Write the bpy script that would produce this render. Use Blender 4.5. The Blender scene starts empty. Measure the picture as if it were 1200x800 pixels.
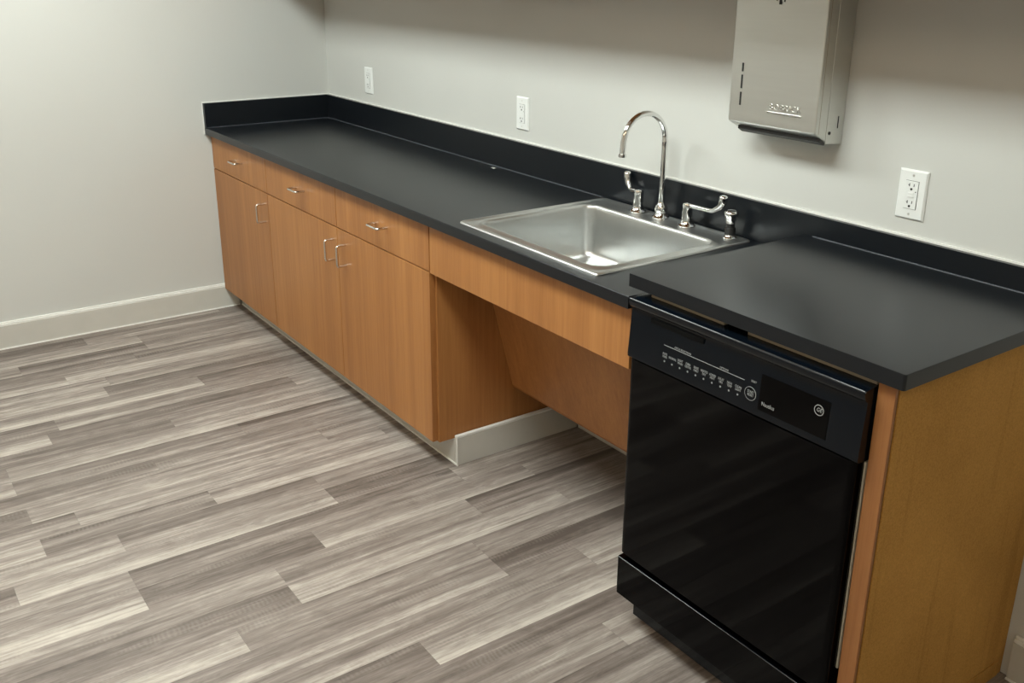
import bpy, bmesh, math, random
from mathutils import Vector, Matrix

scene = bpy.context.scene
COL = scene.collection
random.seed(7)

# ------------------------------------------------------------------ camera
def make_camera():
    px, py, f = 601.087, 353.869, 1141.509
    yaw, pitch, roll = 0.9523, -0.3333, 0.0077
    cy, sy, cp, sp = math.cos(yaw), math.sin(yaw), math.cos(pitch), math.sin(pitch)
    fwd = Vector((-sy * cp, cy * cp, sp))
    right = Vector((cy, sy, 0))
    up = right.cross(fwd)
    cr, sr = math.cos(roll), math.sin(roll)
    r2 = cr * right + sr * up
    u2 = -sr * right + cr * up
    cam = bpy.data.cameras.new('camera')
    cam.sensor_width = 36.0
    cam.lens = f / 1200 * 36.0
    cam.shift_x = -(px - 600) / 1200
    cam.shift_y = (py - 400) / 1200
    cam.clip_start = 0.05
    o = bpy.data.objects.new('camera', cam)
    m = Matrix((r2, u2, -fwd)).transposed().to_4x4()
    m.translation = Vector((4.5404, -2.0961, 1.6115))
    o.matrix_world = m
    COL.objects.link(o)
    scene.camera = o
make_camera()

# ------------------------------------------------------------------ world, light, exposure
# ceiling lights: x, y, colour, strength (cool row along the counter, warm pair unseen, added as fill for the shaded faces)
COOL, WARM_FILL = (0.93, 1.0, 0.96), (1.0, 0.76, 0.52)
CEILING_AND_FILL_LIGHTS = [(1.15, -1.60, COOL, 22.5), (2.95, -1.60, COOL, 24.0), (2.4, -3.5, WARM_FILL, 7.0), (4.9, -2.6, WARM_FILL, 7.0)]
w = bpy.data.worlds.new('world')
scene.world = w
w.use_nodes = True
w.node_tree.nodes['Background'].inputs[0].default_value = (0.9, 0.95, 1.0, 1)
w.node_tree.nodes['Background'].inputs[1].default_value = 0.0
scene.view_settings.view_transform = 'Standard'
scene.view_settings.look = 'None'
scene.view_settings.gamma = 1.0
scene.view_settings.use_curve_mapping = False
scene.view_settings.exposure = 0.0

# ------------------------------------------------------------------ materials
def new_mat(name):
    m = bpy.data.materials.new(name)
    m.use_nodes = True
    nt = m.node_tree
    b = nt.nodes['Principled BSDF']
    return m, nt, b

def node(nt, t, **kw):
    n = nt.nodes.new(t)
    for k, v in kw.items():
        setattr(n, k, v)
    return n

def ramp(nt, fac, stops):
    r = node(nt, 'ShaderNodeValToRGB')
    e = r.color_ramp.elements
    while len(e) < len(stops):
        e.new(0.5)
    for i, (p, c) in enumerate(stops):
        e[i].position = p
        e[i].color = (*c, 1) if len(c) == 3 else c
    nt.links.new(fac, r.inputs[0])
    return r.outputs[0]

def math_n(nt, op, a, b=None, c=None):
    n = node(nt, 'ShaderNodeMath', operation=op)
    for i, v in enumerate((a, b, c)):
        if v is None:
            continue
        if isinstance(v, (int, float)):
            n.inputs[i].default_value = v
        else:
            nt.links.new(v, n.inputs[i])
    return n.outputs[0]

def mix_c(nt, mode, fac, a, b):
    n = node(nt, 'ShaderNodeMix', data_type='RGBA', blend_type=mode)
    for s, v in ((n.inputs[0], fac), (n.inputs[6], a), (n.inputs[7], b)):
        if isinstance(v, (int, float)):
            s.default_value = v
        elif isinstance(v, tuple):
            s.default_value = (*v, 1) if len(v) == 3 else v
        else:
            nt.links.new(v, s)
    return n.outputs[2]

def obj_coords(nt, rnd=7.0):
    tc = node(nt, 'ShaderNodeTexCoord')
    if not rnd:
        return tc.outputs['Object']
    oi = node(nt, 'ShaderNodeObjectInfo')
    off = node(nt, 'ShaderNodeVectorMath', operation='SCALE')
    comb = node(nt, 'ShaderNodeCombineXYZ')
    m1 = math_n(nt, 'MULTIPLY', oi.outputs['Random'], rnd)
    m2 = math_n(nt, 'MULTIPLY', oi.outputs['Random'], rnd * 3.7)
    m3 = math_n(nt, 'MULTIPLY', oi.outputs['Random'], rnd * 1.9)
    for i, m in enumerate((m1, m2, m3)):
        nt.links.new(m, comb.inputs[i])
    add = node(nt, 'ShaderNodeVectorMath', operation='ADD')
    nt.links.new(tc.outputs['Object'], add.inputs[0])
    nt.links.new(comb.outputs[0], add.inputs[1])
    return add.outputs[0]

def noise(nt, vec, scale, detail=3, rough=0.55, sc3=None, dist=0.0):
    if sc3:
        mp = node(nt, 'ShaderNodeMapping')
        mp.inputs['Scale'].default_value = sc3
        nt.links.new(vec, mp.inputs[0])
        vec = mp.outputs[0]
    n = node(nt, 'ShaderNodeTexNoise')
    n.inputs['Scale'].default_value = scale
    n.inputs['Detail'].default_value = detail
    n.inputs['Roughness'].default_value = rough
    n.inputs['Distortion'].default_value = dist
    nt.links.new(vec, n.inputs['Vector'])
    return n.outputs[0]

def bump(nt, b, h, strength, dist=0.001):
    bn = node(nt, 'ShaderNodeBump')
    bn.inputs['Strength'].default_value = strength
    bn.inputs['Distance'].default_value = dist
    nt.links.new(h, bn.inputs['Height'])
    nt.links.new(bn.outputs[0], b.inputs['Normal'])

def plain(name, col, rough=0.5, metal=0.0, spec=0.5, coat=0.0, var=0.04, vscale=8.0, bmp=0.0, bscale=200.0):
    m, nt, b = new_mat(name)
    v = obj_coords(nt, 3.0)
    n = noise(nt, v, vscale, 3)
    lo = tuple(max(0, c * (1 - var)) for c in col)
    hi = tuple(c * (1 + var) for c in col)
    nt.links.new(ramp(nt, n, [(0.3, lo), (0.7, hi)]), b.inputs['Base Color'])
    b.inputs['Roughness'].default_value = rough
    b.inputs['Metallic'].default_value = metal
    b.inputs['Specular IOR Level'].default_value = spec
    b.inputs['Coat Weight'].default_value = coat
    if bmp:
        bump(nt, b, noise(nt, v, bscale, 2), bmp)
    return m

def wall_paint(name, col):
    m, nt, b = new_mat(name)
    v = obj_coords(nt, 0)
    n = noise(nt, v, 1.3, 3)
    nt.links.new(ramp(nt, n, [(0.3, tuple(c * .975 for c in col)), (0.7, tuple(c * 1.02 for c in col))]), b.inputs['Base Color'])
    b.inputs['Roughness'].default_value = 0.62
    b.inputs['Specular IOR Level'].default_value = 0.3
    bump(nt, b, noise(nt, v, 160, 3), 0.12, 0.0015)
    return m

def cabinet_wood(name, light, mid, dark, rough=0.42, rnd=5.0):
    m, nt, b = new_mat(name)
    v = obj_coords(nt, rnd)
    n1 = noise(nt, v, 1.0, 4, 0.6, (9, 9, 0.35), 0.15)
    n2 = noise(nt, v, 1.0, 3, 0.6, (60, 60, 0.9), 0.0)
    n3 = noise(nt, v, 1.0, 2, 0.5, (220, 220, 9), 0.0)
    a = math_n(nt, 'MULTIPLY_ADD', n2, 0.35, math_n(nt, 'MULTIPLY', n1, 0.65))
    c = ramp(nt, a, [(0.32, dark), (0.5, mid), (0.66, light)])
    c = mix_c(nt, 'MULTIPLY', 0.5, c, ramp(nt, n3, [(0.30, (0.82, 0.78, 0.72)), (0.55, (1, 1, 1))]))
    nt.links.new(c, b.inputs['Base Color'])
    b.inputs['Roughness'].default_value = rough
    b.inputs['Specular IOR Level'].default_value = 0.4
    bump(nt, b, n3, 0.06, 0.0006)
    return m

def plank_mat():
    m, nt, b = new_mat('grey_oak_vinyl')
    v = obj_coords(nt, 11.0)
    oi = node(nt, 'ShaderNodeObjectInfo')
    sep = node(nt, 'ShaderNodeSeparateColor')
    nt.links.new(oi.outputs['Color'], sep.inputs[0])
    tone = sep.outputs[0]
    broad = noise(nt, v, 1.0, 3, 0.55, (20, 0.55, 1), 0.35)
    mid = noise(nt, v, 1.0, 4, 0.62, (52, 1.6, 1), 0.6)
    fine = noise(nt, v, 1.0, 3, 0.65, (130, 4.5, 1), 0.7)
    blot = noise(nt, v, 1.0, 5, 0.72, (34, 9, 1), 0.9)
    a = math_n(nt, 'MULTIPLY', broad, 0.58)
    a = math_n(nt, 'MULTIPLY_ADD', mid, 0.32, a)
    a = math_n(nt, 'MULTIPLY_ADD', fine, 0.36, a)
    a = math_n(nt, 'MULTIPLY_ADD', blot, 0.34, a)
    a = math_n(nt, 'ADD', a, math_n(nt, 'SUBTRACT', tone, 0.815))
    # each printed strip runs from a dark edge to a light edge
    tco = node(nt, 'ShaderNodeTexCoord')
    sx = node(nt, 'ShaderNodeSeparateXYZ')
    nt.links.new(tco.outputs['Object'], sx.inputs[0])
    across = math_n(nt, 'MULTIPLY', sx.outputs[0], math_n(nt, 'MULTIPLY', noise(nt, v, 0.8, 1), 2.3))
    a = math_n(nt, 'ADD', a, across)
    c = ramp(nt, a, [(0.27, (0.095, 0.075, 0.064)), (0.42, (0.180, 0.149, 0.130)), (0.54, (0.270, 0.231, 0.205)), (0.65, (0.405, 0.360, 0.318)), (0.80, (0.59, 0.545, 0.48))])
    # faint cross-saw marks printed in patches along the strip
    wv = node(nt, 'ShaderNodeTexWave', wave_type='BANDS', bands_direction='Y')
    wv.inputs['Scale'].default_value = 26.0
    wv.inputs['Distortion'].default_value = 5.0
    nt.links.new(v, wv.inputs['Vector'])
    patch = ramp(nt, noise(nt, v, 1.0, 2, 0.5, (26, 3.0, 1)), [(0.56, (0, 0, 0)), (0.66, (1, 1, 1))])
    k = math_n(nt, 'MULTIPLY', wv.outputs['Fac'], patch)
    c = mix_c(nt, 'MIX', math_n(nt, 'MULTIPLY', k, 0.10), c, (0.55, 0.51, 0.45))
    nt.links.new(c, b.inputs['Base Color'])
    b.inputs['Roughness'].default_value = 0.46
    b.inputs['Specular IOR Level'].default_value = 0.42
    bump(nt, b, fine, 0.10, 0.0008)
    return m

def raw_board_mat():
    m, nt, b = new_mat('raw_fibreboard')
    v = obj_coords(nt, 0)
    n1 = noise(nt, v, 3.0, 4, 0.6)
    n2 = noise(nt, v, 260, 2, 0.6)
    st = noise(nt, v, 1.0, 3, 0.6, (1, 22, 1.2), 0.3)
    c = ramp(nt, n1, [(0.3, (0.43, 0.222, 0.052)), (0.7, (0.55, 0.292, 0.074))])
    c = mix_c(nt, 'MULTIPLY', 0.65, c, ramp(nt, n2, [(0.3, (0.72, 0.70, 0.66)), (0.7, (1.1, 1.1, 1.1))]))
    c = mix_c(nt, 'MULTIPLY', 0.32, c, ramp(nt, st, [(0.34, (0.62, 0.58, 0.52)), (0.44, (1, 1, 1))]))
    nt.links.new(c, b.inputs['Base Color'])
    b.inputs['Roughness'].default_value = 0.8
    b.inputs['Specular IOR Level'].default_value = 0.2
    bump(nt, b, n2, 0.15, 0.0008)
    return m

def laminate_mat():
    m, nt, b = new_mat('black_laminate')
    v = obj_coords(nt, 2.0)
    n = noise(nt, v, 9, 3, 0.6)
    nt.links.new(ramp(nt, n, [(0.0, (0.0056, 0.0074, 0.0100)), (1.0, (0.0066, 0.0084, 0.0110))]), b.inputs['Base Color'])
    b.inputs['Roughness'].default_value = 0.29
    b.inputs['Specular IOR Level'].default_value = 0.37
    return m

def steel_mat(name, col, rough, sc3, amt=0.08):
    m, nt, b = new_mat(name)
    v = obj_coords(nt, 0)
    n = noise(nt, v, 1.0, 3, 0.6, sc3)
    nt.links.new(ramp(nt, n, [(0.2, tuple(c * .97 for c in col)), (0.8, tuple(c * 1.03 for c in col))]), b.inputs['Base Color'])
    nt.links.new(ramp(nt, n, [(0.3, (rough - amt,) * 3), (0.7, (rough + amt,) * 3)]), b.inputs['Roughness'])
    b.inputs['Metallic'].default_value = 1.0
    return m

M = {}
M['wall'] = wall_paint('beige_wall_paint', (0.60, 0.605, 0.575))
M['ceiling'] = plain('white_ceiling', (0.75, 0.74, 0.70), 0.9, var=0.03, vscale=40)
M['base'] = plain('painted_baseboard', (0.585, 0.57, 0.52), 0.45, var=0.03)
M['white_line'] = plain('white_caulk', (0.83, 0.83, 0.79), 0.5, var=0.03, vscale=30)
M['wood'] = cabinet_wood('maple_laminate', (0.445, 0.200, 0.062), (0.378, 0.160, 0.048), (0.302, 0.120, 0.034))
M['wood_edge'] = cabinet_wood('maple_edge_band', (0.37, 0.165, 0.058), (0.31, 0.130, 0.044), (0.24, 0.095, 0.030))
M['raw'] = raw_board_mat()
M['plank'] = plank_mat()
M['subfloor'] = plain('dark_subfloor', (0.2, 0.175, 0.15), 0.8)
M['laminate'] = laminate_mat()
M['caulk_dark'] = plain('grey_caulk', (0.055, 0.062, 0.075), 0.4, var=0.2, vscale=60)
M['chrome'] = plain('polished_chrome', (0.78, 0.78, 0.77), 0.07, 1.0, var=0.02)
M['pull'] = plain('satin_nickel', (0.70, 0.66, 0.60), 0.22, 1.0, var=0.03)
M['sink'] = steel_mat('brushed_sink_steel', (0.66, 0.67, 0.66), 0.34, (25, 4, 4), 0.006)
M['steel'] = steel_mat('brushed_dispenser_steel', (0.70, 0.70, 0.67), 0.36, (4, 4, 60), 0.02)
M['black_gloss'] = plain('black_gloss_enamel', (0.0006, 0.0006, 0.0009), 0.06, 0, 0.11, var=0.1)
M['black_plastic'] = plain('black_plastic', (0.0020, 0.0038, 0.0064), 0.16, 0, 0.26, var=0.08)
M['black_insert'] = plain('black_insert', (0.0010, 0.0010, 0.0012), 0.10, 0, 0.12, var=0.1)
M['black_void'] = plain('black_recess', (0.002, 0.002, 0.002), 0.7, 0, 0.1)
M['print'] = plain('grey_print', (0.30, 0.31, 0.31), 0.6, var=0.02)
M['outlet'] = plain('white_plastic', (0.82, 0.84, 0.82), 0.35, 0, 0.5, var=0.015)
M['slot'] = plain('dark_slot', (0.02, 0.02, 0.02), 0.6)
M['rubber'] = plain('black_rubber', (0.012, 0.012, 0.012), 0.45)
M['off_white'] = plain('off_white_strip', (0.66, 0.62, 0.52), 0.6)
M['tan'] = plain('tan_wood_edge', (0.36, 0.29, 0.20), 0.6)

def emit_mat(name, col, strength):
    m, nt, b = new_mat(name)
    b.inputs['Base Color'].default_value = (0.8, 0.8, 0.8, 1)
    b.inputs['Emission Color'].default_value = (*col, 1)
    b.inputs['Emission Strength'].default_value = strength
    return m

# ------------------------------------------------------------------ helpers
WORLD = {}

def finish(name, me, mat, parent=None, origin=None, smooth=None):
    """Link a mesh whose vertices are in world coordinates; its origin moves to the given point (or bbox centre)."""
    if origin is None:
        xs = [v.co for v in me.vertices]
        lo = Vector((min(c[i] for c in xs) for i in range(3)))
        hi = Vector((max(c[i] for c in xs) for i in range(3)))
        origin = (lo + hi) / 2
    origin = Vector(origin)
    me.transform(Matrix.Translation(-origin))
    me.materials.append(mat)
    if smooth is not None:
        for p in me.polygons:
            p.use_smooth = True
        me.set_sharp_from_angle(angle=math.radians(smooth))
    o = bpy.data.objects.new(name, me)
    COL.objects.link(o)
    if smooth is not None and smooth <= 45:
        wn = o.modifiers.new('weighted_normal', 'WEIGHTED_NORMAL')
        wn.keep_sharp = True
        wn.weight = 100
    if parent:
        o.parent = parent
        o.location = origin - WORLD[parent.name]
    else:
        o.location = origin
    WORLD[o.name] = origin
    return o

def thing(name, label, cat, loc, group=None):
    o = bpy.data.objects.new(name, None)
    o.empty_display_size = 0.05
    COL.objects.link(o)
    o.location = loc
    WORLD[o.name] = Vector(loc)
    return tag(o, label, cat, group)

def tag(o, label, cat, group=None):
    o['label'] = label
    o['category'] = cat
    if group:
        o['group'] = group
    return o

def struct(o, label=None):
    o['kind'] = 'structure'
    if label:
        o['label'] = label
    return o

def bm_mesh(bm, name):
    me = bpy.data.meshes.new(name)
    bm.to_mesh(me)
    bm.free()
    return me

def add_box(bm, x0, x1, y0, y1, z0, z1):
    vs = [bm.verts.new((x, y, z)) for z in (z0, z1) for y in (y0, y1) for x in (x0, x1)]
    for f in ((0, 2, 3, 1), (4, 5, 7, 6), (0, 1, 5, 4), (2, 6, 7, 3), (0, 4, 6, 2), (1, 3, 7, 5)):
        bm.faces.new([vs[i] for i in f])
    return vs

def box(name, x0, x1, y0, y1, z0, z1, mat, parent=None, bev=0.0, seg=2, origin=None):
    bm = bmesh.new()
    add_box(bm, x0, x1, y0, y1, z0, z1)
    if bev:
        bmesh.ops.bevel(bm, geom=bm.edges[:], offset=bev, segments=seg, affect='EDGES', profile=0.5)
    return finish(name, bm_mesh(bm, name), mat, parent, origin, 35 if bev else None)

def prism_x(name, profile, x0, x1, mat, parent=None, smooth=30, bev=0.0):
    """Extrude a closed (y,z) profile along x."""
    bm = bmesh.new()
    n = len(profile)
    a = [bm.verts.new((x0, y, z)) for y, z in profile]
    b = [bm.verts.new((x1, y, z)) for y, z in profile]
    for i in range(n):
        j = (i + 1) % n
        bm.faces.new((a[i], a[j], b[j], b[i]))
    bm.faces.new(a[::-1])
    bm.faces.new(b)
    bmesh.ops.recalc_face_normals(bm, faces=bm.faces[:])
    return finish(name, bm_mesh(bm, name), mat, parent, None, smooth)

def add_tube(bm, path, radii, seg=16, caps=True):
    path = [Vector(p) for p in path]
    if isinstance(radii, (int, float)):
        radii = [radii] * len(path)
    rings = []
    t_prev = None
    nrm = None
    for i, p in enumerate(path):
        t = (path[min(i + 1, len(path) - 1)] - path[max(i - 1, 0)]).normalized()
        if nrm is None:
            nrm = t.orthogonal().normalized()
        else:
            nrm = t_prev.rotation_difference(t) @ nrm
        t_prev = t
        bi = t.cross(nrm)
        r = radii[i]
        rx, ry = r if isinstance(r, tuple) else (r, r)
        rings.append([bm.verts.new(p + nrm * math.cos(2 * math.pi * k / seg) * rx + bi * math.sin(2 * math.pi * k / seg) * ry) for k in range(seg)])
    for a, b in zip(rings, rings[1:]):
        for k in range(seg):
            bm.faces.new((a[k], a[(k + 1) % seg], b[(k + 1) % seg], b[k]))
    if caps:
        bm.faces.new(rings[0][::-1])
        bm.faces.new(rings[-1])

def tube(name, path, radii, mat, parent=None, seg=16):
    bm = bmesh.new()
    add_tube(bm, path, radii, seg)
    bmesh.ops.recalc_face_normals(bm, faces=bm.faces[:])
    return finish(name, bm_mesh(bm, name), mat, parent, None, 50)

def lathe(name, cx, cy, prof, mat, parent=None, seg=28):
    """prof: list of (radius, z) from bottom to top."""
    bm = bmesh.new()
    rings = []
    for r, z in prof:
        rings.append([bm.verts.new((cx + r * math.cos(2 * math.pi * k / seg), cy + r * math.sin(2 * math.pi * k / seg), z)) for k in range(seg)])
    for a, b in zip(rings, rings[1:]):
        for k in range(seg):
            bm.faces.new((a[k], a[(k + 1) % seg], b[(k + 1) % seg], b[k]))
    bm.faces.new(rings[0][::-1])
    bm.faces.new(rings[-1])
    bmesh.ops.recalc_face_normals(bm, faces=bm.faces[:])
    return finish(name, bm_mesh(bm, name), mat, parent, None, 40)

def disc_y(name, cx, cz, y, r, depth, mat, parent=None, seg=20, r_in=0.0):
    """A disc or ring standing on a plane of constant y, facing -y."""
    bm = bmesh.new()
    def ring(rr, yy):
        return [bm.verts.new((cx + rr * math.cos(2 * math.pi * k / seg), yy, cz + rr * math.sin(2 * math.pi * k / seg))) for k in range(seg)]
    a, b = ring(r, y), ring(r, y - depth)
    for k in range(seg):
        bm.faces.new((a[k], a[(k + 1) % seg], b[(k + 1) % seg], b[k]))
    if r_in:
        c = ring(r_in, y - depth)
        for k in range(seg):
            bm.faces.new((b[k], b[(k + 1) % seg], c[(k + 1) % seg], c[k]))
    else:
        bm.faces.new(b)
    bmesh.ops.recalc_face_normals(bm, faces=bm.faces[:])
    return finish(name, bm_mesh(bm, name), mat, parent)

def letters(name, text, x, z, y, size, mat, parent, extrude=0.0003, align='CENTER', sx=1.0, spacing=1.0, shear=0.0):
    """Raised lettering on a plane of constant y, read from -y."""
    cu = bpy.data.curves.new(name, 'FONT')
    cu.body = text
    cu.size = size
    cu.extrude = extrude
    cu.align_x = align
    cu.align_y = 'CENTER'
    cu.resolution_u = 2
    cu.space_line = 0.85
    cu.space_character = spacing
    cu.shear = shear
    tmp = bpy.data.objects.new('tmp', cu)
    me = bpy.data.meshes.new_from_object(tmp)
    me.transform(Matrix.Translation((x, y, z)) @ Matrix.Rotation(math.pi / 2, 4, 'X') @ Matrix.Diagonal((sx, 1, 1, 1)))
    bpy.data.objects.remove(tmp)
    bpy.data.curves.remove(cu)
    me.name = name
    return finish(name, me, mat, parent)

# ------------------------------------------------------------------ room shell
RX, RY, RZ = 5.6, -4.3, 2.62
struct(box('wall_back', -0.12, RX + 0.12, 0, 0.12, 0, RZ, M['wall']), 'beige painted wall behind the counter')
struct(box('wall_left', -0.12, 0, RY - 0.12, 0, 0, RZ, M['wall']), 'beige painted wall at the end of the counter')
struct(box('wall_right', RX, RX + 0.12, RY - 0.12, 0, 0, RZ, M['wall']))
struct(box('wall_front', 0, RX, RY - 0.12, RY, 0, RZ, M['wall']))
struct(box('ceiling', -0.12, RX + 0.12, RY - 0.12, 0.12, RZ, RZ + 0.1, M['ceiling']))
floor = struct(box('floor', -0.12, RX + 0.12, RY - 0.12, 0.12, -0.08, -0.003, M['subfloor']), 'grey wood look plank floor')

# strips of vinyl plank: rows run along y, joints measured where the photograph shows them
PW, PX0 = 0.1035, 0.0565
joints = {0: [-1.30], 1: [-1.09], 2: [-1.09, -1.602], 3: [-1.165], 6: [-1.36], 7: [-1.017], 8: [-1.586], 9: [-1.63],
          11: [-1.797], 12: [-1.04, -1.797], 14: [-0.815, -1.79], 16: [-1.29, -1.79], 17: [-0.974, -1.597], 18: [-0.975],
          19: [-1.62], 20: [-0.354, -1.115, -1.62], 21: [-0.635, -1.278], 22: [-1.28], 23: [-0.75, -1.462], 24: [-0.753], 26: [-1.103]}
# strips that read clearly lighter or darker: (row, y inside the strip): tone
TONES = {(0, -1.4): .40, (0, -1.2): .50, (2, -1.3): .44, (2, -1.7): .54, (3, -1.3): .44, (6, -1.5): .56, (6, -1.2): .44, (7, -1.2): .55, (7, -.9): .45,
         (8, -1.7): .45, (9, -1.8): .58, (16, -1.5): .44, (16, -1.0): .58, (16, -1.9): .60, (17, -1.7): .55, (17, -1.2): .47, (18, -1.2): .60, (18, -.8): .46,
         (20, -1.3): .42, (20, -1.8): .62, (20, -.8): .56, (21, -.9): .50, (21, -.4): .42, (22, -1.0): .55, (22, -1.5): .44, (23, -.9): .57, (24, -.5): .41,
         (23, -1.6): .58, (26, -.9): .57, (26, -1.3): .42, (23, -1.2): .50, (24, -1.0): .53}
rnd = random.Random(21)
row = -1
while True:
    xa = max(0.001, PX0 + row * PW)
    xb = PX0 + (row + 1) * PW
    if xa > RX - 0.02:
        break
    xb = min(xb, RX - 0.001)
    js = sorted(joints.get(row, [-rnd.uniform(0.4, 2.0)]), reverse=True)
    ys = list(js)
    y = js[0]
    while y + 1.22 < -0.02:
        y += rnd.choice((0.92, 1.05, 1.22))
        if y < -0.15:
            ys.append(y)
    y = js[-1]
    while y > RY + 0.5:
        y -= rnd.choice((0.92, 1.05, 1.22))
        if y > RY + 0.25:
            ys.append(y)
    ys = [-0.001] + sorted(ys, reverse=True) + [RY + 0.001]
    for ya, yb in zip(ys, ys[1:]):
        g = 0.0002
        bm = bmesh.new()
        vs = add_box(bm, xa + g, xb - g, yb + g, ya - g, -0.003, 0.0)
        o = finish('plank', bm_mesh(bm, 'plank'), M['plank'], floor)
        t = rnd.uniform(0.44, 0.56)
        for (r_, yy), tv in TONES.items():
            if r_ == row and yb < yy < ya:
                t = tv
        t = 0.5 + (t - 0.5) * 1.2
        o.color = (t, t, t, 1)
    row += 1

# baseboards
def baseboard(name, kind, a0, a1, h, label, t=0.013):
    """kind 'x': stands against wall x=0 and runs along y; kind 'y': against wall y=0, runs along x."""
    def bx(nm, d0, d1, z0, z1, mat, parent, bev=0.0):
        if kind == 'x':
            return box(nm, d0, d1, a0, a1, z0, z1, mat, parent, bev)
        return box(nm, a0, a1, -d1, -d0, z0, z1, mat, parent, bev)
    o = struct(bx(name, 0.0005, t, 0.0, h - 0.018, M['base'], None, 0.001), label)
    bx('cap_moulding', 0.0005, t - 0.001, h - 0.018, h - 0.007, M['white_line'], o, 0.002)
    bx('cap_bead', 0.0005, t - 0.005, h - 0.007, h, M['white_line'], o, 0.002)
    bx('caulk_line', t, t + 0.004, 0.0, 0.005, M['white_line'], o)
    return o
baseboard('baseboard_left', 'x', RY, -0.545, 0.122, 'beige baseboard with white cap along the far wall')
baseboard('baseboard_back', 'y', 3.667, RX, 0.122, 'baseboard on the back wall beyond the end panel')
tb = struct(box('trim_1', 2.035, 2.938, -0.014, -0.0005, 0, 0.105, M['base'], None, 0.001), 'baseboard at the back of the open knee space')
tk = struct(box('trim_2', 0.014, 2.014, -0.535, -0.520, 0, 0.0945, M['base']), 'pale toe kick board under the base cabinets')
box('caulk_line', 0.018, 2.034, -0.539, -0.535, 0, 0.005, M['white_line'], tk)
tr = struct(box('trim_3', 2.0145, 2.030, -0.535, -0.015, 0, 0.100, M['base'], None, 0.001), 'pale toe board returning into the knee space under the cabinet side')
box('cap_bead', 2.0145, 2.030, -0.537, -0.015, 0.1002, 0.109, M['white_line'], tr, 0.002)
box('corner_bead', 2.0265, 2.0325, -0.5385, -0.5345, 0.0, 0.108, M['white_line'], tr, 0.001)

# ------------------------------------------------------------------ ceiling lights (out of frame), plus two added warm fill lights
def ceiling_or_fill_light(x, y, col, strength, label):
    t = thing('ceiling_or_fill_light', label, 'light', (x, y, RZ), 'recessed ceiling lights')
    hx, hy = 0.60, 0.30
    bm = bmesh.new()
    add_box(bm, x - hx - .02, x + hx + .02, y - hy - .02, y - hy, RZ - 0.03, RZ - 0.001)
    add_box(bm, x - hx - .02, x + hx + .02, y + hy, y + hy + .02, RZ - 0.03, RZ - 0.001)
    add_box(bm, x - hx - .02, x - hx, y - hy, y + hy, RZ - 0.03, RZ - 0.001)
    add_box(bm, x + hx, x + hx + .02, y - hy, y + hy, RZ - 0.03, RZ - 0.001)
    finish('frame', bm_mesh(bm, 'frame'), M['outlet'], t)
    box('diffuser', x - hx, x + hx, y - hy, y + hy, RZ - 0.025, RZ - 0.012, emit_mat('ceiling_or_fill_diffuser', col, strength), t)
for (x, y, c_, s_), lb in zip(CEILING_AND_FILL_LIGHTS, ('flat cool white ceiling light above the drawer cabinets', 'flat cool white ceiling light above the sink',
                                               'added warm fill light on the ceiling in the middle of the room', 'added warm fill light on the ceiling near the right wall')):
    ceiling_or_fill_light(x, y, c_, s_, lb)

# ------------------------------------------------------------------ base cabinets
YF, YB = -0.612, -0.592          # front faces and carcass front
def pull_path(c, axis, L, out):
    """Wire pull: two posts and a bar with small bends. axis 'x' or 'z'."""
    r = 0.008
    pts = [(-L / 2, 0)]
    for k in range(6):
        a = math.pi / 2 * k / 5
        pts.append((-L / 2 + r - r * math.cos(a), -(out - r) - r * math.sin(a)))
    for k in range(6):
        a = math.pi / 2 * k / 5
        pts.append((L / 2 - r + r * math.sin(a), -(out - r) - r * math.cos(a)))
    pts.append((L / 2, 0))
    if axis == 'x':
        return [(c[0] + u, c[1] + v, c[2]) for u, v in pts]
    return [(c[0], c[1] + v, c[2] + u) for u, v in pts]

def base_cabinet(x0, x1, drawers, doors, label):
    t = thing('base_cabinet', label, 'cabinet', ((x0 + x1) / 2, -0.3, 0.095))
    body = bmesh.new()
    right = x1 > 1.9
    add_box(body, x0 + 0.0005, x1 - 0.0005, YB, -0.002, 0.0955, 0.8535)
    finish('carcass', bm_mesh(body, 'carcass'), M['wood'], t)
    g = 0.0016
    for a, b in drawers:
        d = box('drawer_front', a + g, b - g, YF, YB - 0.0005, 0.6965, 0.8455, M['wood'], t, 0.0012)
        tube('pull', pull_path(((a + b) / 2 + 0.02, YF + 0.001, 0.778), 'x', 0.078, 0.038), 0.0042, M['pull'], d, 12)
    for a, b, hx in doors:
        d = box('door', a + g, b - g, YF, YB - 0.0005, 0.0975, 0.6925, M['wood'], t, 0.0012)
        tube('pull', pull_path((hx, YF + 0.001, 0.604), 'z', 0.078, 0.038), 0.0042, M['pull'], d, 12)
    return t
base_cabinet(0.003, 0.667, [(0.010, 0.667)], [(0.010, 0.667, 0.628)], 'single door maple base cabinet with one drawer against the far wall')
base_cabinet(0.667, 2.010, [(0.667, 1.333), (1.333, 2.000)], [(0.667, 1.333, 1.302), (1.333, 2.000, 1.402)],
             'double door maple base cabinet with two drawers beside the open knee space')

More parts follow.
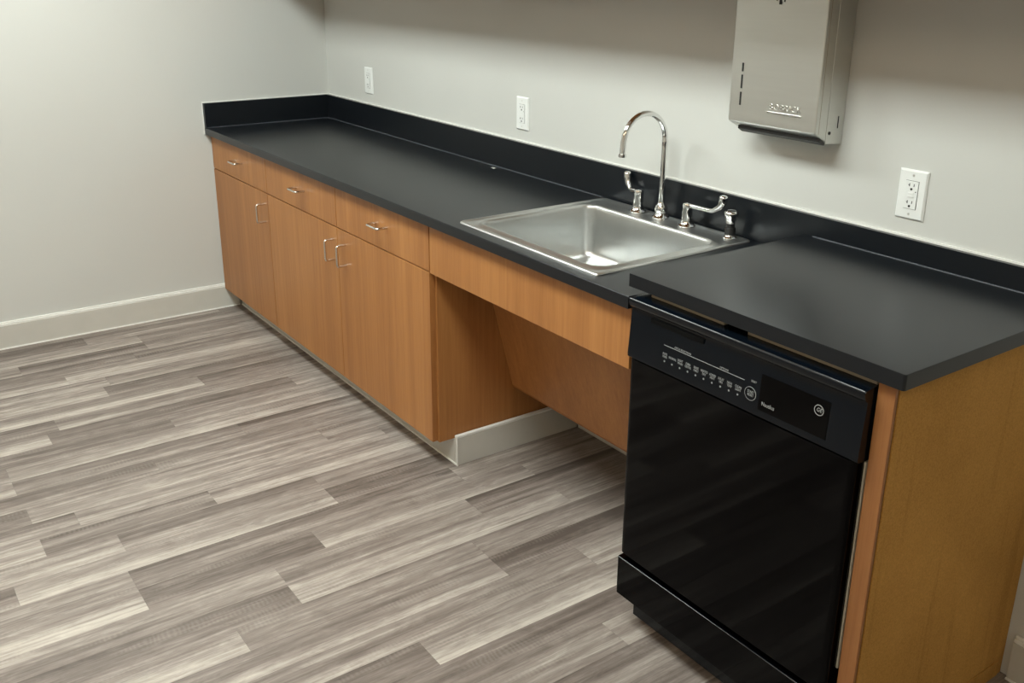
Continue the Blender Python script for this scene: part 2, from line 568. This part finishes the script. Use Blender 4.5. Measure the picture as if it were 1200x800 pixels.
# ------------------------------------------------------------------ sink front: apron and sloping knee panel
ap = tag(box('sink_apron', 2.0035, 2.9375, YF, YB, 0.692, 0.8535, M['wood'], None, 0.0012), 'horizontal maple apron board under the front edge of the sink', 'panel')
kp = thing('knee_panel', 'sloping maple knee panel set back under the sink', 'panel', (2.475, -0.36, 0.23))
def slab_yz(name, p, q, th, x0, x1, mat, parent):
    (ya, za), (yb, zb) = p, q
    d = Vector((yb - ya, zb - za)).normalized()
    n = Vector((d.y, -d.x)) * th
    prof = [(ya, za), (yb, zb), (yb + n.x, zb + n.y), (ya + n.x, za + n.y)]
    return prism_x(name, prof, x0, x1, mat, parent, 20)
slab_yz('board', (-0.297, 0.236), (-0.4175, 0.691), 0.018, 2.0125, 2.9375, M['wood'], kp)
box('bottom_edge_band', 2.0125, 2.9375, -0.2965, -0.2800, 0.2295, 0.2352, M['wood_edge'], kp)

# wood partition between knee space and dishwasher
tag(box('partition_panel', 2.9385, 2.9535, -0.470, -0.002, 0, 0.8535, M['wood'], None, 0.001), 'upright maple partition between the knee space and the dishwasher', 'panel')

# ------------------------------------------------------------------ countertops
HC, HB, HR = 0.8853, 0.8545, 0.9425
X_RAISED, X_END = 2.950, 3.667
ct = thing('countertop', 'long black laminate countertop with backsplash holding the sink', 'countertop', (1.475, -0.32, HB))
def slab_with_hole():
    xs = [0.0012, 2.185, 2.765, X_RAISED - 0.0005]
    ys = [-0.635, -0.575, -0.062, -0.0012]
    bm = bmesh.new()
    def grid(z):
        return [[bm.verts.new((x, y, z)) for x in xs] for y in ys]
    T, B = grid(HC), grid(HB)
    for j in range(3):
        for i in range(3):
            if (i, j) == (1, 1):
                continue
            bm.faces.new((T[j][i], T[j][i + 1], T[j + 1][i + 1], T[j + 1][i]))
            bm.faces.new((B[j][i], B[j + 1][i], B[j + 1][i + 1], B[j][i + 1]))
    for i in range(3):
        bm.faces.new((B[0][i], B[0][i + 1], T[0][i + 1], T[0][i]))
        bm.faces.new((B[3][i + 1], B[3][i], T[3][i], T[3][i + 1]))
        bm.faces.new((B[i + 1][0], B[i][0], T[i][0], T[i + 1][0]))
        bm.faces.new((B[i][3], B[i + 1][3], T[i + 1][3], T[i][3]))
    for a, b in (((1, 1), (1, 2)), ((1, 2), (2, 2)), ((2, 2), (2, 1)), ((2, 1), (1, 1))):
        bm.faces.new((T[a[0]][a[1]], T[b[0]][b[1]], B[b[0]][b[1]], B[a[0]][a[1]]))
    bmesh.ops.recalc_face_normals(bm, faces=bm.faces[:])
    ed = [e for e in bm.edges if all(abs(v.co.y + 0.635) < 1e-5 and abs(v.co.z - HC) < 1e-5 for v in e.verts)]
    bmesh.ops.bevel(bm, geom=ed, offset=0.003, segments=3, affect='EDGES', profile=0.5)
    return finish('slab', bm_mesh(bm, 'slab'), M['laminate'], ct, None, 40)
slab_with_hole()
ZS = 0.9985
S = 0.019
sp = box('backsplash', 0.0205, X_RAISED, -S, -0.001, HC + 0.0004, ZS - 0.0005, M['laminate'], ct, 0.0)
sl = box('side_splash', 0.001, 0.020, -0.634, -0.001, HC + 0.0004, ZS - 0.0005, M['laminate'], ct, 0.0015)
box('caulk_bead', 0.0, X_RAISED, -0.0055, -0.0003, ZS - 0.001, ZS + 0.0045, M['white_line'], sp)
box('caulk_bead', 0.0003, 0.0055, -0.6395, -0.0055, ZS - 0.001, ZS + 0.0045, M['white_line'], sl)
box('caulk_bead', 0.0003, 0.0045, -0.6395, -0.6352, HB - 0.001, ZS - 0.001, M['white_line'], sl)
tube('seam_caulk', [(0.02, -S - 0.001, HC + 0.0005), (2.13, -S - 0.001, HC + 0.0005)], 0.0024, M['caulk_dark'], ct, 8)
tube('seam_caulk', [(0.021, -0.625, HC + 0.0005), (0.021, -S, HC + 0.0005)], 0.0022, M['caulk_dark'], ct, 8)

rc = thing('countertop', 'short raised black countertop over the dishwasher', 'countertop', (3.3, -0.32, 0.912))
def raised_slab():
    bm = bmesh.new()
    add_box(bm, X_RAISED, X_END, -0.635, -S - 0.001, 0.9115, HR)
    bm.edges.ensure_lookup_table()
    vert = [e for e in bm.edges if all(abs(v.co.x - X_END) < 1e-5 and abs(v.co.y + 0.635) < 1e-5 for v in e.verts)]
    bmesh.ops.bevel(bm, geom=vert, offset=0.006, segments=4, affect='EDGES', profile=0.5)
    top = [e for e in bm.edges if all(abs(v.co.z - HR) < 1e-5 for v in e.verts) and not all(v.co.y > -S - 0.01 for v in e.verts)]
    bmesh.ops.bevel(bm, geom=top, offset=0.002, segments=2, affect='EDGES', profile=0.5)
    return finish('slab', bm_mesh(bm, 'slab'), M['laminate'], rc, None, 40)
raised_slab()
tube('seam_caulk', [(X_RAISED + 0.03, -S - 0.002, HR + 0.0003), (X_END - 0.005, -S - 0.002, HR + 0.0003)], 0.0024, M['caulk_dark'], rc, 8)
rs = box('backsplash', X_RAISED, X_END, -S, -0.001, 0.9120, ZS - 0.0005, M['laminate'], rc, 0.0)
box('caulk_bead', X_RAISED, X_END, -0.0055, -0.0003, ZS - 0.001, ZS + 0.0045, M['white_line'], rs)

# ------------------------------------------------------------------ sink
def rrect(x0, x1, y0, y1, r, z, n=8):
    pts = []
    for cx, cy, a0 in ((x1 - r, y1 - r, 0), (x0 + r, y1 - r, 90), (x0 + r, y0 + r, 180), (x1 - r, y0 + r, 270)):
        for k in range(n):
            a = math.radians(a0 + 90 * k / (n - 1))
            pts.append((cx + r * math.cos(a), cy + r * math.sin(a), z))
    return pts

sk = thing('kitchen_sink', 'stainless steel drop-in sink with one square basin in the black countertop', 'sink', (2.467, -0.314, HC))
def make_sink():
    ox0, ox1, oy0, oy1 = 2.149, 2.787, -0.597, -0.029
    ix0, ix1, iy0, iy1 = 2.202, 2.752, -0.560, -0.132
    def I(d, z, r):
        return rrect(ix0 + d, ix1 - d, iy0 + d, iy1 - d, r, z)
    def O(d, z, r):
        return rrect(ox0 + d, ox1 - d, oy0 + d, oy1 - d, r, z)
    z = HC
    bot = HC - 0.165
    rings = [O(0.000, z + 0.0004, 0.016), O(0.001, z + 0.0035, 0.016), O(0.004, z + 0.0055, 0.015), O(0.009, z + 0.0045, 0.014), O(0.013, z + 0.0028, 0.013),
             I(-0.018, z + 0.0030, 0.055), I(-0.012, z + 0.0060, 0.052), I(-0.006, z + 0.0078, 0.050), I(0.000, z + 0.0062, 0.044), I(0.003, z + 0.001, 0.041),
             I(0.0045, z - 0.006, 0.038), I(0.008, z - 0.060, 0.036), I(0.011, z - 0.130, 0.035)]
    fr = 0.032
    for k in range(1, 9):
        a = math.pi / 2 * k / 8
        rings.append(I(0.011 + fr * (1 - math.cos(a)), z - 0.133 - fr * math.sin(a), max(0.010, 0.035 - 0.024 * (1 - math.cos(a)))))
    cx, cy = (ix0 + ix1) / 2, (iy0 + iy1) / 2
    last = rings[-1]
    for s_ in (0.85, 0.6, 0.3):
        rr = []
        for p in last:
            dx, dy = p[0] - cx, p[1] - cy
            L = math.hypot(dx, dy)
            ci = 0.05
            tx, ty = cx + dx / L * ci, cy + dy / L * ci
            u = (s_ - 0.3) / 0.7
            rr.append((tx + (p[0] - tx) * u, ty + (p[1] - ty) * u, bot - 0.006 * (1 - u)))
        rings.append(rr)
    bm = bmesh.new()
    R = [[bm.verts.new(p) for p in r] for r in rings]
    n = len(R[0])
    for a, b in zip(R, R[1:]):
        for k in range(n):
            bm.faces.new((a[k], a[(k + 1) % n], b[(k + 1) % n], b[k]))
    bm.faces.new(R[-1])
    bmesh.ops.recalc_face_normals(bm, faces=bm.faces[:])
    finish('basin', bm_mesh(bm, 'basin'), M['sink'], sk, None, 60)
    lathe('drain_strainer', cx, cy, [(0.045, bot - 0.006), (0.043, bot - 0.0035), (0.034, bot - 0.0045), (0.030, bot - 0.0058), (0.006, bot - 0.0058), (0.006, bot + 0.002), (0.003, bot + 0.003)], M['chrome'], sk)
make_sink()

# ------------------------------------------------------------------ faucet
DZ = HC + 0.0032       # deck height
FX, FY = 2.452, -0.062
fc = thing('faucet', 'chrome gooseneck faucet with two wrist blade handles on the sink deck', 'faucet', (FX, FY, DZ))
lathe('spout_base', FX, FY, [(0.026, DZ), (0.026, DZ + .004), (0.020, DZ + .008), (0.0165, DZ + .016), (0.0185, DZ + .022), (0.0195, DZ + .030), (0.0175, DZ + .038), (0.012, DZ + .044), (0.0105, DZ + .050)], M['chrome'], fc)
ry0, zr = FY, 1.122
Rr = 0.082
path, rad = [], []
for zz, r in ((DZ + .045, .0100), (DZ + .06, .0098), (DZ + .10, .0092), (DZ + .135, .0082), (DZ + .15, .0086), (zr - .02, .0086), (zr - .004, .0086), (zr, .0095), (zr + .004, .0086)):
    path.append((FX, ry0, zz)); rad.append(r)
for k in range(1, 19):
    a = math.pi * k / 18 * 0.98
    path.append((FX - 0.0 * k, ry0 - Rr + Rr * math.cos(a), zr + .005 + Rr * math.sin(a))); rad.append(.0084)
ye = path[-1]
path.append((FX, ye[1] - .001, ye[2] - .022)); rad.append(.0084)
path.append((FX, ye[1] - .0015, ye[2] - .032)); rad.append(.0084)
sp_o = tube('spout', path, rad, M['chrome'], fc, 20)
lathe('aerator', FX, ye[1] - .0015, [(0.0112, ye[2] - .041), (0.0115, ye[2] - .039), (0.0115, ye[2] - .033), (0.0085, ye[2] - .031)], M['chrome'], sp_o, 24)

def handle(hx, hy, dirx, diry, L, droop):
    h = lathe('handle_base', hx, hy, [(0.026, DZ), (0.026, DZ + .003), (0.0215, DZ + .007), (0.0165, DZ + .013), (0.0158, DZ + .020), (0.0150, DZ + .045), (0.0138, DZ + .055), (0.0150, DZ + .058), (0.0155, DZ + .064), (0.0130, DZ + .069), (0.004, DZ + .071)], M['chrome'], fc)
    d = Vector((dirx, diry, 0)).normalized()
    z0 = DZ + .062
    p = Vector((hx, hy, z0))
    pts = [p + d * 0.010, p + d * (0.32 * L) + Vector((0, 0, .000 - droop * .4)), p + d * (0.70 * L) + Vector((0, 0, .000 - droop)), p + d * (0.84 * L) + Vector((0, 0, .008 - droop)),
           p + d * (0.97 * L) + Vector((0, 0, .020 - droop)), p + d * (1.02 * L) + Vector((0, 0, .034 - droop)), p + d * (1.03 * L) + Vector((0, 0, .047 - droop)), p + d * (1.03 * L) + Vector((0, 0, .052 - droop))]
    rad = [.0070, .0062, .0066, .0080, .0106, .0124, .0118, .0065]
    # smooth the control points
    P, Q = [], []
    for i in range(len(pts) - 1):
        p0, p1, p2, p3 = pts[max(i - 1, 0)], pts[i], pts[i + 1], pts[min(i + 2, len(pts) - 1)]
        for k in range(4):
            t = k / 4
            P.append(0.5 * ((2 * p1) + (p2 - p0) * t + (2 * p0 - 5 * p1 + 4 * p2 - p3) * t * t + (3 * p1 - p0 - 3 * p2 + p3) * t ** 3))
            Q.append(rad[i] * (1 - t) + rad[i + 1] * t)
    P.append(pts[-1]); Q.append(rad[-1])
    tube('lever', P, Q, M['chrome'], h, 14)
handle(2.354, -0.066, -1.0, 0.36, 0.092, 0.006)
handle(2.566, -0.066, 1.0, 0.05, 0.126, -0.001)

spz = thing('sink_sprayer', 'chrome and black side sprayer standing at the sink corner beside the faucet', 'sprayer', (2.728, -0.058, DZ))
SXx, SYy = 2.728, -0.058
lathe('holder', SXx, SYy, [(0.020, DZ), (0.020, DZ + .002), (0.016, DZ + .005), (0.014, DZ + .008), (0.0135, DZ + .010)], M['chrome'], spz)
lathe('collar', SXx, SYy, [(0.0145, DZ + .010), (0.0150, DZ + .012), (0.0150, DZ + .028), (0.0138, DZ + .030)], M['rubber'], spz)
lathe('neck', SXx, SYy, [(0.0125, DZ + .030), (0.0118, DZ + .034), (0.0125, DZ + .042)], M['rubber'], spz)
lathe('spray_head', SXx, SYy, [(0.0125, DZ + .042), (0.0150, DZ + .046), (0.0172, DZ + .056), (0.0185, DZ + .062), (0.0200, DZ + .066), (0.0205, DZ + .071), (0.0190, DZ + .075), (0.0150, DZ + .0775), (0.0130, DZ + .0765)], M['chrome'], spz)
lathe('spray_face', SXx, SYy, [(0.0128, DZ + .0766), (0.0120, DZ + .0775), (0.004, DZ + .0775)], M['rubber'], spz)

# tiny bright scrap lying on the counter by the backsplash
sc_bm = bmesh.new()
sv = [sc_bm.verts.new(p) for p in ((1.515, -.052, HC + .0004), (1.540, -.056, HC + .0004), (1.546, -.046, HC + .0022), (1.520, -.044, HC + .0026))]
sc_bm.faces.new(sv)
bmesh.ops.solidify(sc_bm, geom=sc_bm.faces[:], thickness=0.0004)
tag(finish('paper_scrap', bm_mesh(sc_bm, 'paper_scrap'), M['outlet']), 'tiny white scrap lying on the countertop near the backsplash', 'scrap')

# ------------------------------------------------------------------ end panel right of the dishwasher
ep = thing('end_panel', 'raw brown fibreboard end panel closing the counter beside the dishwasher', 'panel', (3.63, -0.31, 0))
box('board', 3.6340, 3.6465, -0.6095, -0.001, 0.0, 0.911, M['raw'], ep, 0.001)
box('filler_strip', 3.608, 3.6440, -0.620, -0.6120, 0.0, 0.911, M['wood_edge'], ep, 0.001)
box('shadow_gap', 3.612, 3.6430, -0.6118, -0.6097, 0.0, 0.911, M['slot'], ep)
box('cleat', 3.6468, 3.6490, -0.60, -0.02, 0.001, 0.045, M['raw'], ep, 0.001)

# ------------------------------------------------------------------ dishwasher
DX0, DX1 = 2.970, 3.604
dw = thing('dishwasher', 'black built-in dishwasher under the raised countertop', 'dishwasher', (3.287, -0.32, 0))
box('tub_body', DX0 + 0.010, DX1 - 0.014, -0.595, -0.03, 0.10, 0.868, M['black_void'], dw)
box('side_flange', 3.5895, 3.6020, -0.6150, -0.596, 0.27, 0.738, M['off_white'], dw)
prof = [(-0.596, 0.8945), (-0.624, 0.8945), (-0.640, 0.8925), (-0.6462, 0.8915), (-0.6480, 0.8911), (-0.6496, 0.8903), (-0.6507, 0.8890), (-0.6512, 0.8874), (-0.6512, 0.8855), (-0.6500, 0.879), (-0.6475, 0.8735),
        (-0.6440, 0.8700), (-0.6400, 0.8672), (-0.6395, 0.862), (-0.6405, 0.850), (-0.6430, 0.820), (-0.6455, 0.780), (-0.6475, 0.755), (-0.6470, 0.748), (-0.6430, 0.7445), (-0.596, 0.7445)]
con = prism_x('console', prof, DX0, DX1, M['black_plastic'], dw, 40)
M['lip'] = plain('lip_glint_black', (0.02, 0.022, 0.026), 0.12, 0, 1.0, var=0.05)  # paler, shinier black that makes a highlight line along the edges
tube('lip_glint', [(DX0 + .002, -0.6487, 0.8897), (DX1 - .002, -0.6487, 0.8897)], 0.0024, M['lip'], con, 12)  # thin tube added to draw the highlight along the console nose
box('vent_slot', 3.037, 3.200, -0.6425, -0.6390, 0.8500, 0.8610, M['black_void'], con)
def face_y(z):          # outer console face
    for (ya, za), (yb, zb) in zip(prof, prof[1:]):
        if zb <= z <= za and ya < -0.63:
            return ya + (yb - ya) * (za - z) / (za - zb)
    return -0.646
# glossy insert lying on the sloping face
def insert(name, x0, x1, z0, z1, mat):
    return prism_x(name, [(face_y(z0) - .0006, z0), (face_y(z1) - .0006, z1), (face_y(z1) + .001, z1), (face_y(z0) + .001, z0)], x0, x1, mat, con, 20)
insert('display_window', 3.363, 3.530, 0.763, 0.839, M['black_insert'])
def con_text(txt, x, z, size, sx=1.0, name='lettering', **kw):
    letters(name, txt, x, z, face_y(z) - 0.0012, size, M['print'], con, 0.0002, sx=sx, **kw)
box('rule_line', 3.085, 3.321, face_y(.8115) - .0014, face_y(.8115) - .0005, 0.8110, 0.8120, M['print'], con)
con_text('CYCLE SELECTIONS', 3.143, 0.8158, 0.0062, 0.92)
con_text('OPTIONS', 3.2645, 0.8158, 0.0062, 0.92)
con_text('RESET', 3.346, 0.8160, 0.0062, 0.85)
labels = ['POTS\nPANS', 'NORMAL', 'LIGHT\nWASH', 'CHINA\nCRYSTAL', 'RINSE\nONLY', 'HEATED\nDRY', 'ADDED\nHEAT', 'DELAY\nHRS', 'HIGH\nTEMP', 'CLEAN\nLIGHT']
for i, tx in enumerate(labels):
    x = 3.091 + i * 0.02411
    con_text(tx, x, 0.788, 0.0078, 0.72 if 'CRYS' not in tx else 0.6, name='button_label')
    disc_y('indicator_light', x, 0.7745, face_y(.7745) - .0005, 0.0022, 0.0006, M['print'], con, 10)
disc_y('start_ring', 3.341, 0.789, face_y(.789) - .0012, 0.0150, 0.0010, M['print'], con, 28, 0.0140)
con_text('START\nRESET', 3.341, 0.789, 0.0082, 0.75)
con_text('Nautilus', 3.388, 0.7785, 0.0125, 0.78, name='model_lettering')
disc_y('emblem_ring', 3.507, 0.816, face_y(.816) - .0010, 0.0112, 0.0010, M['print'], con, 24, 0.0095)
con_text('GE', 3.507, 0.816, 0.0125, 0.85, name='emblem_lettering', shear=0.2)

# door: shallow pan with rounded long edges
def door_profile(x0, x1, yf, yb, r, n=8):
    pts = [(x0, yb)]
    for k in range(n + 1):
        a = math.pi / 2 * k / n
        pts.append((x0 + r * (1 - math.cos(a)), yf + r * (1 - math.sin(a)) * 0.55))
    m = 12
    for k in range(1, m):
        u = k / m
        pts.append((x0 + r + (x1 - x0 - 2 * r) * u, yf - 0.0012 * math.sin(math.pi * u)))
    for k in range(n + 1):
        a = math.pi / 2 * (1 - k / n)
        pts.append((x1 - r * (1 - math.cos(a)), yf + r * (1 - math.sin(a)) * 0.55))
    pts.append((x1, yb))
    return pts
def pan(name, x0, x1, yf, yb, z0, z1, r, mat):
    pr = door_profile(x0, x1, yf, yb, r)
    bm = bmesh.new()
    lo = [bm.verts.new((x, y, z0)) for x, y in pr]
    hi = [bm.verts.new((x, y, z1)) for x, y in pr]
    n = len(pr)
    for i in range(n):
        j = (i + 1) % n
        bm.faces.new((lo[i], lo[j], hi[j], hi[i]))
    bm.faces.new(lo[::-1]); bm.faces.new(hi)
    bmesh.ops.recalc_face_normals(bm, faces=bm.faces[:])
    te = [e for e in bm.edges if abs(e.verts[0].co.z - e.verts[1].co.z) < 1e-6 and all(v.co.y < yb - 1e-4 for v in e.verts)]
    bmesh.ops.bevel(bm, geom=te, offset=0.0018, segments=2, affect='EDGES', profile=0.5)
    return finish(name, bm_mesh(bm, name), mat, dw, None, 40)
pan('door_panel', DX0 + 0.004, DX1 - 0.006, -0.6445, -0.600, 0.2165, 0.7440, 0.016, M['black_gloss'])
pan('access_panel', DX0 + 0.001, DX1 - 0.006, -0.6490, -0.602, 0.0960, 0.2035, 0.006, M['black_gloss'])
acc = [o for o in COL.objects if o.name == 'access_panel'][0]
tube('lip_glint', [(DX0 + .004, -0.6478, 0.2025), (DX1 - .010, -0.6478, 0.2025)], 0.0017, M['lip'], acc, 12)  # tube added for the bright highlight on the panel's top edge
box('gap_backing', DX0 + 0.012, DX1 - 0.012, -0.625, -0.603, 0.204, 0.216, M['black_void'], dw)
box('kick_plate', DX0 + 0.018, DX1 - 0.010, -0.600, -0.585, 0.018, 0.098, M['black_plastic'], dw)
for fx in (DX0 + .05, DX1 - .05):
    lathe('levelling_foot', fx, -0.55, [(0.016, 0.0), (0.016, 0.006), (0.006, 0.010), (0.006, 0.100)], M['black_plastic'], dw, 12)
box('mounting_bracket', 3.003, 3.226, -0.6125, -0.600, 0.8950, 0.9105, M['tan'], dw)
box('mounting_bracket', 3.292, 3.600, -0.6125, -0.600, 0.8950, 0.9105, M['tan'], dw)

# ------------------------------------------------------------------ paper towel dispenser
pd = thing('paper_towel_dispenser', 'brushed steel paper towel dispenser hung on the wall right of the faucet', 'dispenser', (2.878, 0, 1.19))
PX_0, PX_1, PZ0, PZT = 2.735, 3.020, 1.190, 1.572
def ring_box(name, pts_bottom, z1, mat, bev):
    bm = bmesh.new()
    lo = [bm.verts.new(p) for p in pts_bottom]
    hi = [bm.verts.new((p[0], p[1], z1)) for p in pts_bottom]
    n = len(lo)
    for i in range(n):
        j = (i + 1) % n
        bm.faces.new((lo[i], lo[j], hi[j], hi[i]))
    bm.faces.new(lo[::-1]); bm.faces.new(hi)
    bmesh.ops.recalc_face_normals(bm, faces=bm.faces[:])
    bmesh.ops.bevel(bm, geom=bm.edges[:], offset=bev, segments=3, affect='EDGES', profile=0.5)
    return finish(name, bm_mesh(bm, name), mat, pd, None, 35)
ring_box('cabinet_body', [(PX_0 + .003, -0.066, PZ0 + .006), (PX_1 - .001, -0.066, PZ0 + .006), (PX_1 - .001, -0.001, PZ0), (PX_0 + .003, -0.001, PZ0)], PZT, M['steel'], 0.0015)
cover = ring_box('front_cover', [(PX_0, -0.112, 1.224), (PX_1 + .001, -0.112, 1.224), (PX_1 + .001, -0.0675, 1.200), (PX_0, -0.0675, 1.200)], PZT + .001, M['steel'], 0.004)
box('cover_seam', PX_1 + .0002, PX_1 + .0013, -0.0990, -0.0980, 1.222, PZT - .002, M['tan'], cover)
prism_x('towel_lip', [(-0.090, 1.2118), (-0.067, 1.1995), (-0.067, 1.1925), (-0.074, 1.1935), (-0.091, 1.2030)], PX_0 + .020, PX_1 - .002, M['rubber'], pd, 20)
for z0, z1 in ((1.268, 1.302), (1.311, 1.346), (1.354, 1.376)):
    box('level_slot', 2.7713, 2.7768, -0.1128, -0.1115, z0, z1, M['slot'], cover)
box('recess_highlight', 2.868, 2.976, -0.1160, -0.1115, 1.2575, 1.2630, M['chrome'], cover, 0.0020)  # chrome bar standing in for the highlight along the embossed recess
letters('embossed_lettering', 'BOBRICK', 2.922, 1.2745, -0.1128, 0.0225, M['steel'], cover, 0.0010, spacing=1.12)
lk = disc_y('lock', 2.880, 1.540, -0.1118, 0.0105, 0.0015, M['steel'], cover, 20)
box('keyway', 2.8755, 2.8825, -0.1145, -0.1130, 1.524, 1.546, M['slot'], lk)
box('lock_stud', 2.8655, 2.8680, -0.1130, -0.1116, 1.532, 1.546, M['slot'], cover)
box('lock_stud', 2.8895, 2.8925, -0.1130, -0.1116, 1.530, 1.536, M['slot'], cover)
box('side_slot', PX_1 - .0012, PX_1 + .0004, -0.0255, -0.0235, 1.232, 1.262, M['slot'], pd)
bm = bmesh.new()
add_tube(bm, [(PX_1 - .001, -0.054, 1.222), (PX_1 + .0006, -0.054, 1.222)], 0.0042, 14)
finish('side_rivet', bm_mesh(bm, 'side_rivet'), M['slot'], pd)

# ------------------------------------------------------------------ wall outlets
def outlet(cx, cz, label):
    t = thing('wall_outlet', label, 'outlet', (cx, 0, cz), 'white outlets above the backsplash')
    w2, h2 = 0.0375, 0.0595
    bm = bmesh.new()
    a = [bm.verts.new((cx + sx * w2, -0.0004, cz + sz * h2)) for sx, sz in ((-1, -1), (1, -1), (1, 1), (-1, 1))]
    b = [bm.verts.new((cx + sx * w2, -0.0025, cz + sz * h2)) for sx, sz in ((-1, -1), (1, -1), (1, 1), (-1, 1))]
    c = [bm.verts.new((cx + sx * (w2 - .004), -0.0060, cz + sz * (h2 - .004))) for sx, sz in ((-1, -1), (1, -1), (1, 1), (-1, 1))]
    for p, q in ((a, b), (b, c)):
        for i in range(4):
            j = (i + 1) % 4
            bm.faces.new((p[i], p[j], q[j], q[i]))
    bm.faces.new(c); bm.faces.new(a[::-1])
    bmesh.ops.recalc_face_normals(bm, faces=bm.faces[:])
    finish('cover_plate', bm_mesh(bm, 'cover_plate'), M['outlet'], t)
    box('shadow_gap', cx - .0172, cx + .0172, -0.0062, -0.0058, cz - .0340, cz + .0340, M['slot'], t)
    r = box('receptacle', cx - .0164, cx + .0164, -0.0082, -0.0060, cz - .0332, cz + .0332, M['outlet'], t, 0.0006)
    yb, yf = -0.0082, -0.0086
    for s in (1, -1):
        zc = cz + s * 0.0205
        box('slot', cx - .0070, cx - .0050, yf, yb, zc - .0005, zc + .0070, M['slot'], r)
        box('slot', cx - .0092, cx - .0070, yf, yb, zc + .0024, zc + .0042, M['slot'], r)
        box('slot', cx + .0050, cx + .0068, yf, yb, zc + .0000, zc + .0066, M['slot'], r)
        disc_y('ground_hole', cx, zc - .0065, yb, 0.0030, 0.0004, M['slot'], r, 12)
    box('test_button', cx - .0075, cx + .0075, -0.0096, -0.0080, cz + .0008, cz + .0060, M['outlet'], r, 0.0005)
    box('reset_button', cx - .0075, cx + .0075, -0.0096, -0.0080, cz - .0062, cz - .0010, M['outlet'], r, 0.0005)
    disc_y('indicator_light', cx + .0120, cz + .0085, yb, 0.0014, 0.0004, M['slot'], r, 10)
    for s in (1, -1):
        disc_y('screw', cx, cz + s * 0.0465, -0.0058, 0.0030, 0.0008, M['steel'], t, 12)
outlet(0.446, 1.105, 'white wall outlet nearest the room corner above the drawers')
outlet(1.651, 1.101, 'white wall outlet left of the gooseneck faucet')
outlet(3.234, 1.101, 'white wall outlet above the raised countertop')

# ------------------------------------------------------------------ upper cabinets above the frame (their shade falls on the wall)
uc = thing('upper_cabinet', 'maple upper cabinet run hung on the wall above the counter', 'cabinet', (1.83, -0.16, 1.59))
UZ0, UZ1 = 1.590, 2.35
box('carcass', 0.003, 3.667, -0.330, -0.001, UZ0, UZ1, M['wood'], uc)
xs = [0.010 + i * (3.657 - 0.0) / 6 for i in range(7)]
for i, (a, b) in enumerate(zip(xs, xs[1:])):
    d = box('door', a + .0016, min(b, 3.667) - .0016, -0.3505, -0.3305, UZ0 + .002, UZ1 - .002, M['wood'], uc, 0.0012)
    hx = b - .042 if i % 2 == 0 else a + .042
    tube('pull', pull_path((hx, -0.3500, UZ0 + 0.09), 'z', 0.078, 0.038), 0.0042, M['pull'], d, 10)
